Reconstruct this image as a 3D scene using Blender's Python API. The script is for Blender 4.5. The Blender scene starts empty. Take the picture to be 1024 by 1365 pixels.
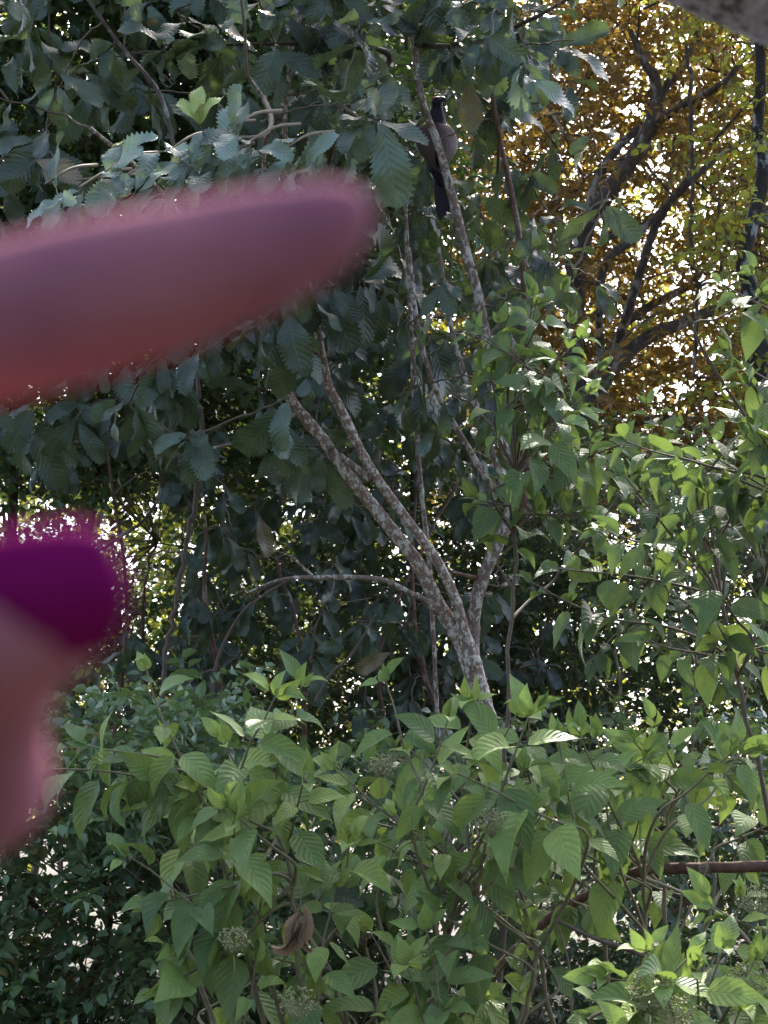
import bpy, bmesh, math, random
import numpy as np
from mathutils import Vector

rng = np.random.default_rng(7)
random.seed(7)
scene = bpy.context.scene
COL = scene.collection
R = math.radians

# ------------------------------------------------------------------ camera
PITCH = R(10)
CAM = np.array([0.0, 0.0, 1.6])
FPX = 60.0 / 36.0 * 1365.0
FWD = np.array([0, math.cos(PITCH), math.sin(PITCH)])
UPV = np.array([0, -math.sin(PITCH), math.cos(PITCH)])
RGT = np.array([1.0, 0, 0])
UP = np.array([0, 0, 1.0])

def P(px, py, d):
    """the place that stands d metres away in the direction of a photo position"""
    px, py, d = (np.asarray(a, float) for a in (px, py, d))
    return CAM + d[..., None] * (FWD + ((px - 512) / FPX)[..., None] * RGT - ((py - 682.5) / FPX)[..., None] * UPV)

def PX(d):
    return d / FPX

def nrm(v):
    v = np.asarray(v, float)
    return v / np.maximum(np.linalg.norm(v, axis=-1, keepdims=True), 1e-9)

cam_data = bpy.data.cameras.new('camera')
cam = bpy.data.objects.new('camera', cam_data)
COL.objects.link(cam)
cam.location = CAM
cam.rotation_euler = (R(90) + PITCH, 0, 0)
cam_data.sensor_fit = 'VERTICAL'
cam_data.sensor_height = 36
cam_data.sensor_width = 27
cam_data.lens = 60
cam_data.clip_start = 0.02
cam_data.clip_end = 2000
cam_data.dof.use_dof = True
cam_data.dof.focus_distance = 5.4
cam_data.dof.aperture_fstop = 13
scene.camera = cam

# ------------------------------------------------------------------ mesh collector
class Acc:
    def __init__(self):
        self.v, self.uv, self.tone, self.lp, self.ct, self.mi = [], [], [], [], [], []
        self.n = 0
    def add(self, v, loops, counts, uv=None, tone=None, mat=0):
        v = np.asarray(v, float).reshape(-1, 3)
        k = len(v)
        self.v.append(v)
        self.uv.append(np.zeros((k, 2)) if uv is None else np.asarray(uv, float).reshape(-1, 2))
        self.tone.append(np.full(k, 0.5) if tone is None else np.asarray(tone, float).reshape(-1))
        self.lp.append(np.asarray(loops, np.int64).reshape(-1) + self.n)
        c = np.asarray(counts, np.int64).reshape(-1)
        self.ct.append(c)
        self.mi.append(np.full(len(c), mat))
        self.n += k
    def build(self, name, mats, parent=None, smooth=True, label=None):
        v = np.concatenate(self.v); uv = np.concatenate(self.uv); tn = np.concatenate(self.tone)
        lp = np.concatenate(self.lp); ct = np.concatenate(self.ct); mi = np.concatenate(self.mi)
        up_ = parent
        while up_ is not None:
            v = v - np.array(up_.location); up_ = up_.parent
        me = bpy.data.meshes.new(name)
        me.vertices.add(len(v)); me.vertices.foreach_set('co', v.astype(np.float32).ravel())
        me.loops.add(len(lp)); me.loops.foreach_set('vertex_index', lp.astype(np.int32))
        st = np.concatenate([[0], np.cumsum(ct)[:-1]])
        me.polygons.add(len(ct))
        me.polygons.foreach_set('loop_start', st.astype(np.int32))
        me.polygons.foreach_set('loop_total', ct.astype(np.int32))
        me.polygons.foreach_set('material_index', mi.astype(np.int32))
        me.polygons.foreach_set('use_smooth', np.full(len(ct), smooth))
        l = me.uv_layers.new(name='UVMap')
        l.data.foreach_set('uv', uv[lp].astype(np.float32).ravel())
        a = me.attributes.new('tone', 'FLOAT', 'POINT')
        a.data.foreach_set('value', tn.astype(np.float32))
        for m in (mats if isinstance(mats, (list, tuple)) else [mats]):
            me.materials.append(m)
        me.update(); me.validate()
        o = bpy.data.objects.new(name, me)
        COL.objects.link(o)
        if parent is not None:
            o.parent = parent
        if label:
            o['label'] = label
        return o

def spline(pts, sub=5):
    pts = np.asarray(pts, float)
    if len(pts) < 3:
        t = np.linspace(0, 1, sub + 1)[:, None]
        return pts[0] * (1 - t) + pts[-1] * t
    e = np.vstack([2 * pts[0] - pts[1], pts, 2 * pts[-1] - pts[-2]])
    out = []
    for i in range(1, len(e) - 2):
        p0, p1, p2, p3 = e[i - 1], e[i], e[i + 1], e[i + 2]
        for t in np.arange(sub) / sub:
            out.append(0.5 * (2 * p1 + (p2 - p0) * t + (2 * p0 - 5 * p1 + 4 * p2 - p3) * t * t + (3 * p1 - p0 - 3 * p2 + p3) * t ** 3))
    out.append(e[-2])
    return np.array(out)

def tube(acc, pts, rad, seg=8, sub=5, knob=0.06, mat=0, tone=0.5, wob=0.0):
    pts = np.asarray(pts, float)
    rad = np.asarray(rad, float) if np.ndim(rad) else np.full(len(pts), float(rad))
    c = np.hstack([pts, rad[:, None]])
    s = spline(c, sub)
    p, r = s[:, :3], np.maximum(s[:, 3], 1e-4)
    n = len(p)
    if wob:
        w = rng.normal(0, wob, (n, 3)); w[0] = w[-1] = 0
        p = p + w
    t = nrm(np.gradient(p, axis=0))
    ref = np.array([0.3, 0.9, 0.2])
    a = nrm(np.cross(t, ref)); b = np.cross(t, a)
    th = np.arange(seg) * 2 * math.pi / seg
    rr = r[:, None] * (1 + rng.normal(0, knob, (n, seg)))
    v = p[:, None] + rr[..., None] * (np.cos(th)[None, :, None] * a[:, None] + np.sin(th)[None, :, None] * b[:, None])
    ln = np.concatenate([[0], np.cumsum(np.linalg.norm(np.diff(p, axis=0), axis=1))])
    uv = np.stack([np.broadcast_to(ln[:, None], (n, seg)), np.broadcast_to(th[None] / 6.283, (n, seg))], -1)
    i = np.arange(n - 1)[:, None] * seg; j = np.arange(seg)[None]; k = (j + 1) % seg
    q = np.stack([i + j, i + k, i + seg + k, i + seg + j], -1).reshape(-1, 4)
    acc.add(v, q, np.full(len(q), 4), uv, np.full(n * seg, tone), mat)
    acc_last = np.arange(seg)
    acc.add(v[-1], acc_last, [seg], uv[-1], np.full(seg, tone), mat)
    acc.add(v[0], acc_last[::-1], [seg], uv[0], np.full(seg, tone), mat)
    return p

def sticks(acc, a, b, r, mat=0):
    """many thin straight three-sided twigs at once"""
    a, b = np.asarray(a), np.asarray(b); n = len(a)
    if n == 0: return
    t = nrm(b - a); x = nrm(np.cross(t, [0.31, 0.42, 0.85])); y = np.cross(t, x)
    r = np.broadcast_to(np.asarray(r, float), (n,))[:, None]
    vs = []
    for e, f in ((a, 1.0), (b, 0.5)):
        for k in range(3):
            vs.append(e + r * f * (math.cos(k * 2.094) * x + math.sin(k * 2.094) * y))
    v = np.stack(vs, 1)
    base = np.arange(n)[:, None, None] * 6
    q = np.array([[0, 1, 4, 3], [1, 2, 5, 4], [2, 0, 3, 5]])[None] + base
    acc.add(v, q, np.full(n * 3, 4), None, None, mat)

# ------------------------------------------------------------------ leaves
def leaf_template(rows, profile, teeth=False, fold=0.15, droop=0.6, twist=0.0, wave=0.0, ratio=0.45, corr=0.0, nvein=8, seed=0, side=0.0):
    r = np.random.default_rng(seed)
    if teeth: rows = rows // 2 * 2
    t = np.linspace(0, 1, rows + 1)
    w = profile(t); w = w / w.max() * ratio * 0.5
    ang = -droop * (t ** 1.3 - 0.15)
    dt = np.diff(t)
    x = np.concatenate([[0], np.cumsum(np.cos((ang[1:] + ang[:-1]) / 2) * dt)])
    z = np.concatenate([[0], np.cumsum(np.sin((ang[1:] + ang[:-1]) / 2) * dt)])
    ybend = side * t ** 2
    s = np.array([-1, -0.5, 0, 0.5, 1.0])
    vs, uv = [], []
    ph = r.uniform(0, 6.28, 2)
    for i in range(rows + 1):
        for k in s:
            wi = w[i]; xo = 0.0
            if teeth and abs(k) == 1 and 0 < i < rows:
                if i % 2: wi *= 0.77; xo = -0.010
                else: xo = 0.018
            y = k * wi
            zz = fold * abs(y) * 1.0 + wave * abs(k) * w[i] * math.sin(t[i] * 11 + ph[0 if k < 0 else 1])
            tw = twist * t[i]
            yy, z2 = y * math.cos(tw) - zz * math.sin(tw), y * math.sin(tw) + zz * math.cos(tw)
            vs.append((x[i] + xo - z2 * math.sin(ang[i]), yy + ybend[i], z[i] + z2 * math.cos(ang[i])))
            uv.append((t[i], 0.5 + 0.5 * k))
    f = []
    for i in range(rows):
        for k in range(4):
            f.append((i * 5 + k, (i + 1) * 5 + k, (i + 1) * 5 + k + 1, i * 5 + k + 1))
    f = np.array(f)
    return np.array(vs), f.ravel(), np.full(len(f), 4), np.array(uv)

def small_template(w=0.25, fold=0.25, droop=0.3, seed=0):
    r = np.random.default_rng(seed)
    z1, z2 = 0.02, -droop * 0.25
    v = np.array([(0, 0, 0), (.3, w, z1 + fold * w), (.3, 0, z1), (.3, -w, z1 + fold * w),
                  (.68, w * .85, z2 + fold * w), (.68, 0, z2), (.68, -w * .85, z2 + fold * w), (1, 0, -droop)])
    loops = [0, 3, 2, 0, 2, 1, 2, 3, 6, 5, 2, 5, 4, 1, 5, 6, 7, 5, 7, 4]
    return v, np.array(loops), np.array([3, 3, 4, 4, 3, 3]), np.stack([v[:, 0], 0.5 + v[:, 1] / (2 * w)], 1)

def inst(acc, temps, pos, ax, no, sc, tone, mat=0):
    pos, ax, no = np.asarray(pos, float), nrm(ax), np.asarray(no, float)
    sc = np.broadcast_to(np.asarray(sc, float), (len(pos),)); tone = np.broadcast_to(np.asarray(tone, float), (len(pos),))
    no = nrm(no - (no * ax).sum(-1, keepdims=True) * ax)
    bi = np.cross(no, ax)
    which = rng.integers(0, len(temps), len(pos))
    for k, (tv, tl, tc, tu) in enumerate(temps):
        m = which == k
        n = int(m.sum())
        if not n: continue
        v = pos[m][:, None] + sc[m][:, None, None] * (tv[None, :, 0:1] * ax[m][:, None] + tv[None, :, 1:2] * bi[m][:, None] + tv[None, :, 2:3] * no[m][:, None])
        nv = len(tv)
        lp = tl[None] + (np.arange(n) * nv)[:, None]
        acc.add(v, lp, np.tile(tc, n), np.tile(tu, (n, 1)), np.repeat(tone[m], nv), mat)

ovate = lambda t: np.clip(np.sin(math.pi * np.clip(t, 0, 1) ** 0.72) ** 0.9, 0, 1) * (1 - t) ** 0.35 + 0.012
ovate2 = lambda t: (t ** 0.62) * (1 - t) ** 1.32 + 0.006
obov = lambda t: (np.clip(t, 0, 1) ** 0.85) * (1 - np.clip(t, 0, 1)) ** 0.52 + 0.012
SHRUB_T = [leaf_template(14, ovate2, fold=f, droop=d, twist=tw, wave=wv, ratio=ra, seed=i, side=sd) for i, (f, d, tw, wv, ra, sd) in enumerate([
    (.25, .5, .1, .05, .50, .03), (.45, .9, -.25, .08, .46, -.05), (.12, .3, .3, .06, .54, 0), (.6, 1.2, .1, .1, .44, .05), (.2, .8, -.4, .05, .52, -.03), (.35, .15, .2, .1, .48, .04), (.8, .9, .5, .08, .46, 0), (.15, 1.0, 0, .06, .56, .02)])]
SERR_T = [leaf_template(30, obov, teeth=True, fold=f, droop=d, twist=tw, wave=wv, ratio=ra, seed=i, side=sd) for i, (f, d, tw, wv, ra, sd) in enumerate([
    (.15, .5, .1, .16, .50, .03), (.3, .9, -.4, .2, .44, -.06), (.05, .3, .35, .18, .54, 0), (.45, 1.2, .2, .22, .42, .08), (.2, .7, -.6, .17, .50, -.04), (.6, .4, .5, .24, .46, .04), (.1, 1.1, 0, .2, .54, .03)])]
CURL_T = [leaf_template(16, obov, fold=f, droop=d, twist=tw, wave=.2, ratio=ra, seed=i) for i, (f, d, tw, ra) in enumerate([(1.6, 1.4, .9, .3), (2.0, .8, -1.2, .24), (1.2, 1.9, .6, .34)])]
SMALL_T = [small_template(w, f, d, i) for i, (w, f, d) in enumerate([(.26, .2, .15), (.22, .5, .35), (.3, .1, .1), (.2, .35, .5), (.28, .6, .2)])]
LANCE_T = [small_template(w, f, d, i) for i, (w, f, d) in enumerate([(.16, .3, .2), (.14, .5, .4), (.18, .2, .1)])]

# ------------------------------------------------------------------ materials
def nt(name):
    m = bpy.data.materials.new(name); m.use_nodes = True
    t = m.node_tree
    for n in list(t.nodes): t.nodes.remove(n)
    out = t.nodes.new('ShaderNodeOutputMaterial')
    return m, t, out

def nd(t, typ, **kw):
    n = t.nodes.new(typ)
    for k, v in kw.items():
        setattr(n, k, v)
    return n

def mth(t, op, a, b=None, c=None):
    n = nd(t, 'ShaderNodeMath', operation=op)
    for i, x in enumerate((a, b, c)):
        if x is None: continue
        if isinstance(x, (int, float)): n.inputs[i].default_value = x
        else: t.links.new(x, n.inputs[i])
    return n.outputs[0]

def ramp(t, fac, stops, interp='LINEAR'):
    r = nd(t, 'ShaderNodeValToRGB'); r.color_ramp.interpolation = interp
    e = r.color_ramp.elements
    while len(e) < len(stops): e.new(0.5)
    for el, (p, c) in zip(e, stops):
        el.position = p; el.color = (*c, 1)
    t.links.new(fac, r.inputs[0])
    return r.outputs[0]

def mixc(t, fac, a, b, blend='MIX'):
    n = nd(t, 'ShaderNodeMix', data_type='RGBA', blend_type=blend)
    if isinstance(fac, (int, float)): n.inputs[0].default_value = fac
    else: t.links.new(fac, n.inputs[0])
    for i, x in ((6, a), (7, b)):
        if isinstance(x, tuple): n.inputs[i].default_value = (*x, 1)
        else: t.links.new(x, n.inputs[i])
    return n.outputs[2]

def leaf_mat(name, stops, trans=(0.25, 0.4, 0.05), tfac=0.35, rough=0.42, nvein=7, vein=0.5, spec=0.5, holes=0.0, slant=0.28, back=0.35, bump=0.35, veincol=(0.22, 0.30, 0.12)):
    m, t, out = nt(name)
    at = nd(t, 'ShaderNodeAttribute', attribute_name='tone')
    col = ramp(t, at.outputs['Fac'], stops)
    geo = nd(t, 'ShaderNodeNewGeometry')
    tc = nd(t, 'ShaderNodeTexCoord')
    noi = nd(t, 'ShaderNodeTexNoise'); noi.inputs['Scale'].default_value = 30; noi.inputs['Detail'].default_value = 4
    t.links.new(tc.outputs['Object'], noi.inputs['Vector'])
    mot = mth(t, 'MULTIPLY_ADD', noi.outputs['Fac'], 0.7, 0.65)
    sc = nd(t, 'ShaderNodeVectorMath', operation='SCALE')
    t.links.new(col, sc.inputs[0]); t.links.new(mot, sc.inputs['Scale'])
    col = sc.outputs[0]
    nor = None
    if nvein:
        sep = nd(t, 'ShaderNodeSeparateXYZ'); t.links.new(tc.outputs['UV'], sep.inputs[0])
        s = mth(t, 'ABSOLUTE', mth(t, 'MULTIPLY_ADD', sep.outputs['Y'], 2.0, -1.0))
        q = mth(t, 'MULTIPLY', mth(t, 'SUBTRACT', sep.outputs['X'], mth(t, 'MULTIPLY', s, slant)), float(nvein))
        fr = mth(t, 'ABSOLUTE', mth(t, 'SUBTRACT', mth(t, 'FRACT', mth(t, 'ADD', q, 20.0)), 0.5))   # 0 at vein
        lat = mth(t, 'SUBTRACT', 1.0, mth(t, 'SMOOTH_MIN', mth(t, 'MULTIPLY', fr, 11.0), 1.0, 0.2))
        mid = mth(t, 'SUBTRACT', 1.0, mth(t, 'MINIMUM', mth(t, 'MULTIPLY', s, 14.0), 1.0))
        ve = mth(t, 'MAXIMUM', mth(t, 'MULTIPLY', mth(t, 'MAXIMUM', lat, 0.0), 0.6), mid)
        col = mixc(t, mth(t, 'MULTIPLY', ve, vein), col, veincol)
        hgt = mth(t, 'ADD', mth(t, 'MULTIPLY', fr, 1.0), mth(t, 'MULTIPLY', mid, -0.4))
        bp = nd(t, 'ShaderNodeBump'); bp.inputs['Strength'].default_value = bump; bp.inputs['Distance'].default_value = 0.01
        t.links.new(hgt, bp.inputs['Height']); nor = bp.outputs[0]
    n9 = nd(t, 'ShaderNodeTexNoise'); n9.inputs['Scale'].default_value = 55; n9.inputs['Detail'].default_value = 2
    t.links.new(tc.outputs['Object'], n9.inputs['Vector'])
    blem = ramp(t, n9.outputs['Fac'], [(.70, (0, 0, 0)), (.74, (1, 1, 1))])
    col = mixc(t, mth(t, 'MULTIPLY', blem, .75), col, (.11, .075, .03))
    pale = mixc(t, 0.45, col, (0.16, 0.20, 0.12))
    col2 = mixc(t, mth(t, 'MULTIPLY', geo.outputs['Backfacing'], back), col, pale)
    pb = nd(t, 'ShaderNodeBsdfPrincipled')
    t.links.new(col2, pb.inputs['Base Color'])
    rr = mth(t, 'MULTIPLY_ADD', noi.outputs['Fac'], 0.25, rough - 0.12)
    t.links.new(rr, pb.inputs['Roughness'])
    pb.inputs['Specular IOR Level'].default_value = spec
    tr = nd(t, 'ShaderNodeBsdfTranslucent')
    tcol = mixc(t, 0.65, col, trans)
    t.links.new(tcol, tr.inputs['Color'])
    if nor is not None:
        t.links.new(nor, pb.inputs['Normal'])
    mx = nd(t, 'ShaderNodeMixShader'); mx.inputs[0].default_value = tfac
    t.links.new(pb.outputs[0], mx.inputs[1]); t.links.new(tr.outputs[0], mx.inputs[2])
    t.links.new(mx.outputs[0], out.inputs[0])
    return m

def bark_mat(name, dark, mid, pale, cover=0.5, scale=18.0, bump=0.6, stretch=0.6):
    m, t, out = nt(name)
    tc = nd(t, 'ShaderNodeTexCoord')
    mp = nd(t, 'ShaderNodeMapping'); mp.inputs['Scale'].default_value = (1, 1, stretch)
    t.links.new(tc.outputs['Object'], mp.inputs[0])
    n1 = nd(t, 'ShaderNodeTexNoise'); n1.inputs['Scale'].default_value = scale; n1.inputs['Detail'].default_value = 5; n1.inputs['Roughness'].default_value = 0.65
    n2 = nd(t, 'ShaderNodeTexNoise'); n2.inputs['Scale'].default_value = scale * 3.1; n2.inputs['Detail'].default_value = 6
    n3 = nd(t, 'ShaderNodeTexNoise'); n3.inputs['Scale'].default_value = scale * 0.35; n3.inputs['Detail'].default_value = 3
    for n in (n1, n2, n3): t.links.new(mp.outputs[0], n.inputs['Vector'])
    c = ramp(t, n2.outputs['Fac'], [(0.3, dark), (0.7, mid)])
    f = mth(t, 'ADD', mth(t, 'MULTIPLY', n1.outputs['Fac'], 0.75), mth(t, 'MULTIPLY', n3.outputs['Fac'], 0.25))
    edge = 0.62 - cover * 0.22
    msk = ramp(t, f, [(edge - 0.02, (0, 0, 0)), (edge + 0.03, (1, 1, 1))])
    pv = ramp(t, n2.outputs['Fac'], [(0.25, tuple(x * 0.55 for x in pale)), (0.6, pale)])
    c = mixc(t, msk, c, pv)
    pb = nd(t, 'ShaderNodeBsdfPrincipled'); pb.inputs['Roughness'].default_value = 0.85; pb.inputs['Specular IOR Level'].default_value = 0.25
    t.links.new(c, pb.inputs['Base Color'])
    bp = nd(t, 'ShaderNodeBump'); bp.inputs['Strength'].default_value = bump; bp.inputs['Distance'].default_value = 0.006
    t.links.new(mth(t, 'ADD', n2.outputs['Fac'], mth(t, 'MULTIPLY', msk, 0.3)), bp.inputs['Height'])
    t.links.new(bp.outputs[0], pb.inputs['Normal'])
    t.links.new(pb.outputs[0], out.inputs[0])
    return m

def plain(name, col, rough=0.6, scale=40, var=0.35, spec=0.4, coat=0.0, bump=0.1, sss=0.0, col2=None):
    m, t, out = nt(name)
    tc = nd(t, 'ShaderNodeTexCoord')
    n = nd(t, 'ShaderNodeTexNoise'); n.inputs['Scale'].default_value = scale; n.inputs['Detail'].default_value = 5
    t.links.new(tc.outputs['Object'], n.inputs['Vector'])
    c2 = col2 or tuple(x * (1 - var) for x in col)
    c = ramp(t, n.outputs['Fac'], [(0.3, c2), (0.7, col)])
    pb = nd(t, 'ShaderNodeBsdfPrincipled'); pb.inputs['Roughness'].default_value = rough; pb.inputs['Specular IOR Level'].default_value = spec
    pb.inputs['Coat Weight'].default_value = coat
    if name in ('skin', 'magenta_varnish'): pb.inputs['IOR'].default_value = 1.12
    if sss:
        pb.inputs['Subsurface Weight'].default_value = sss; pb.inputs['Subsurface Radius'].default_value = (0.01, 0.004, 0.002); pb.inputs['Subsurface Scale'].default_value = 0.5
    t.links.new(c, pb.inputs['Base Color'])
    bp = nd(t, 'ShaderNodeBump'); bp.inputs['Strength'].default_value = bump; bp.inputs['Distance'].default_value = 0.002
    t.links.new(n.outputs['Fac'], bp.inputs['Height']); t.links.new(bp.outputs[0], pb.inputs['Normal'])
    t.links.new(pb.outputs[0], out.inputs[0])
    return m

M = {}
# tone: 0..0.8 ordinary leaves (palest serrated ones hold painted skylight), 0.85 young yellow green, 1.0 dry brown
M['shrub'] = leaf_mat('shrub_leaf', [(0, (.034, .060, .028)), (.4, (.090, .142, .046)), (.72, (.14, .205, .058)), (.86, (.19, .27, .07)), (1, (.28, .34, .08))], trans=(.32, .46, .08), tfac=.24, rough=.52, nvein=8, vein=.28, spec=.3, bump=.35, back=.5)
M['serr'] = leaf_mat('serrated_leaf', [(0, (.024, .036, .026)), (.45, (.05, .074, .042)), (.66, (.085, .12, .08)), (.78, (.19, .25, .19)), (.86, (.36, .42, .10)), (.93, (.10, .065, .04)), (1, (.17, .11, .06))], trans=(.16, .24, .06), tfac=.18, rough=.42, nvein=10, vein=.2, spec=.5, slant=.22, back=.6, bump=.3, veincol=(.2, .24, .16))  # pale stop before yellow-green: skylight painted into the spray leaves
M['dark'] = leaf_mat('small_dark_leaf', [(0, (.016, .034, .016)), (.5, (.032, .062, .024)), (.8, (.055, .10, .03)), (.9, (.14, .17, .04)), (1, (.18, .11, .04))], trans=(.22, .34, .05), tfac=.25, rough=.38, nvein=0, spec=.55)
M['gold'] = leaf_mat('golden_leaf', [(0, (.05, .03, .014)), (.35, (.12, .058, .02)), (.56, (.16, .085, .022)), (.74, (.14, .12, .026)), (.88, (.08, .12, .028)), (1, (.10, .16, .03))], trans=(.40, .25, .035), tfac=.4, rough=.5, nvein=0, spec=.4)
M['far'] = leaf_mat('far_leaf', [(0, (.045, .075, .02)), (.5, (.09, .13, .028)), (1, (.22, .21, .03))], trans=(.5, .52, .06), tfac=.5, rough=.5, nvein=0, spec=.4)
M['hedge'] = leaf_mat('glossy_small_leaf', [(0, (.045, .075, .042)), (.5, (.08, .135, .06)), (.8, (.13, .20, .08)), (.92, (.15, .22, .06)), (1, (.26, .15, .05))], trans=(.22, .36, .06), tfac=.25, rough=.36, nvein=0, spec=.65)
M['bark'] = bark_mat('mottled_bark', (.14, .09, .065), (.29, .185, .135), (.60, .53, .43), cover=.48, scale=52, stretch=.8)
M['barkup'] = bark_mat('upper_bark', (.11, .075, .055), (.23, .155, .115), (.50, .45, .37), cover=.45, scale=56)
M['barkdark'] = bark_mat('dark_bark', (.04, .03, .023), (.10, .07, .05), (.26, .23, .19), cover=.28, scale=9)
M['barkbrown'] = bark_mat('brown_bark', (.07, .04, .028), (.16, .09, .06), (.28, .22, .17), cover=.25, scale=16)
M['twig'] = plain('twig_bark', (.15, .11, .075), .8, 60)
M['twigpale'] = plain('pale_twig_bark', (.26, .20, .13), .75, 60)
M['stem'] = plain('shrub_stem', (.20, .17, .09), .7, 50)
M['vine'] = plain('vine_bark', (.15, .11, .08), .85, 50)
M['grey'] = bark_mat('grey_weathered_bark', (.07, .06, .065), (.15, .13, .14), (.38, .36, .42), cover=.75, scale=62, bump=.4, stretch=1)
M['skin'] = plain('skin', (.31, .125, .145), .8, 38, .18, .05, 0, .15, 0, (.21, .08, .115))
M['nail'] = plain('magenta_varnish', (.15, .006, .072), .7, 20, .1, .05, 0, 0)
M['dry'] = leaf_mat('withered_leaf', [(0, (.16, .10, .06)), (1, (.30, .21, .13))], trans=(.3, .2, .1), tfac=.15, rough=.7, nvein=9, vein=.25, spec=.2, veincol=(.2, .15, .1))
M['flower'] = plain('green_flower_buds', (.30, .30, .13), .7, 60, .4)
M['feather_dark'] = plain('dark_glossy_feathers', (.014, .010, .018), .5, 160, .5, .25)
M['beak'] = plain('dark_beak', (.03, .03, .03), .4)
M['eye'] = plain('red_eye', (.35, .03, .02), .1)

def chest():
    m, t, out = nt('chestnut_feathers')
    tc = nd(t, 'ShaderNodeTexCoord')
    w = nd(t, 'ShaderNodeTexWave'); w.inputs['Scale'].default_value = 4.5; w.inputs['Distortion'].default_value = 1.5; w.inputs['Detail'].default_value = 3
    t.links.new(tc.outputs['UV'], w.inputs['Vector']); w.bands_direction = 'Y'
    c = ramp(t, w.outputs['Fac'], [(0.0, (.03, .012, .009)), (.5, (.062, .027, .02)), (1, (.09, .045, .034))])
    pb = nd(t, 'ShaderNodeBsdfPrincipled'); pb.inputs['Roughness'].default_value = .55
    t.links.new(c, pb.inputs['Base Color'])
    bp = nd(t, 'ShaderNodeBump'); bp.inputs['Strength'].default_value = .5; bp.inputs['Distance'].default_value = .004
    t.links.new(w.outputs['Fac'], bp.inputs['Height']); t.links.new(bp.outputs[0], pb.inputs['Normal'])
    t.links.new(pb.outputs[0], out.inputs[0])
    return m
M['chestnut'] = chest()

def ground_mat():
    m, t, out = nt('leaf_littered_soil')
    tc = nd(t, 'ShaderNodeTexCoord')
    n = nd(t, 'ShaderNodeTexNoise'); n.inputs['Scale'].default_value = 1.5; n.inputs['Detail'].default_value = 8
    v = nd(t, 'ShaderNodeTexVoronoi'); v.inputs['Scale'].default_value = 12
    for x in (n, v): t.links.new(tc.outputs['Object'], x.inputs['Vector'])
    c = ramp(t, n.outputs['Fac'], [(.3, (.025, .02, .014)), (.5, (.045, .034, .02)), (.62, (.03, .045, .018)), (.8, (.02, .035, .014))])
    c = mixc(t, .35, c, v.outputs['Color'], 'MULTIPLY')
    pb = nd(t, 'ShaderNodeBsdfPrincipled'); pb.inputs['Roughness'].default_value = .95
    t.links.new(c, pb.inputs['Base Color'])
    bp = nd(t, 'ShaderNodeBump'); bp.inputs['Strength'].default_value = .8; bp.inputs['Distance'].default_value = .03
    t.links.new(v.outputs['Distance'], bp.inputs['Height']); t.links.new(bp.outputs[0], pb.inputs['Normal'])
    t.links.new(pb.outputs[0], out.inputs[0])
    return m
M['ground'] = ground_mat()

# ------------------------------------------------------------------ things
def thing(name, label, cat, loc, group=None):
    o = bpy.data.objects.new(name, None); COL.objects.link(o)
    o.location = [float(x) for x in loc]
    o.empty_display_size = 0.2
    o['label'] = label; o['category'] = cat
    if group: o['group'] = group
    return o

def line(spec, d):
    """[(px, py, width_px[, ddepth])] -> points, radii"""
    a = [(s + (0,))[:4] for s in spec]
    pts = np.array([P(x, y, d + dd) for x, y, w, dd in a])
    rad = np.array([w * PX(d + dd) * 0.5 for x, y, w, dd in a])
    return pts, rad

def limb(spec, d, mat, parent, name='limb', seg=10, knob=.05, wob=0.0, label=None):
    a = Acc(); p, r = line(spec, d)
    s = tube(a, p, r, seg, 6, knob, wob=wob)
    a.build(name, mat, parent, label=label)
    return s

def sprays(acc, temps, c, dirs, L, m, ll, droop=.35, jit=.35, tone=None, mat=0, twig=None, spread=.9):
    """alternate leaves along short twigs; c, dirs: (N,3)"""
    n = len(c); dirs = nrm(dirs)
    L = np.broadcast_to(np.asarray(L, float), (n,))
    side = nrm(np.cross(dirs, UP) + 1e-6)
    upn = np.cross(side, dirs)
    k = np.arange(m)
    f = (k + .5) / m
    bend = -(f ** 2)[None, :, None] * UP * (droop * L)[:, None, None] * .6
    pos = c[:, None] + dirs[:, None] * (f[None] * L[:, None])[..., None] + bend
    sg = np.where(k % 2 == 0, 1, -1)[None, :, None]
    ax = dirs[:, None] * .55 + side[:, None] * sg * spread - UP * droop + rng.normal(0, jit, (n, m, 3))
    no = upn[:, None] + rng.normal(0, jit, (n, m, 3))
    sc = ll * rng.uniform(.65, 1.2, (n, m))
    tn = np.repeat(tone, m).reshape(n, m) + rng.normal(0, .08, (n, m)) if tone is not None else rng.uniform(0, .8, (n, m))
    inst(acc, temps, pos.reshape(-1, 3), ax.reshape(-1, 3), no.reshape(-1, 3), sc.ravel(), np.clip(tn, 0, 1).ravel(), mat)
    if twig is not None:
        e = c + dirs * L[:, None] - UP * (droop * L * .6)[:, None]
        sticks(acc, c, e, .0022 * (ll / .06), twig)

def region(n, x0, x1, y0, y1, d0, d1, keep=None):
    """n places spread over a slab of the crown"""
    out = []
    while len(out) < n:
        x, y, d = rng.uniform(x0, x1), rng.uniform(y0, y1), rng.uniform(d0, d1)
        if keep is None or keep(x, y, d): out.append(P(x, y, d))
    return np.array(out)

def clustered(cent, per, rad):
    c = np.repeat(cent, per, 0)
    return c + rng.normal(0, 1, c.shape) * rad

def near(pts, pool):
    d = ((pts[:, None] - pool[None]) ** 2).sum(-1)
    return pool[d.argmin(1)]

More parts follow.
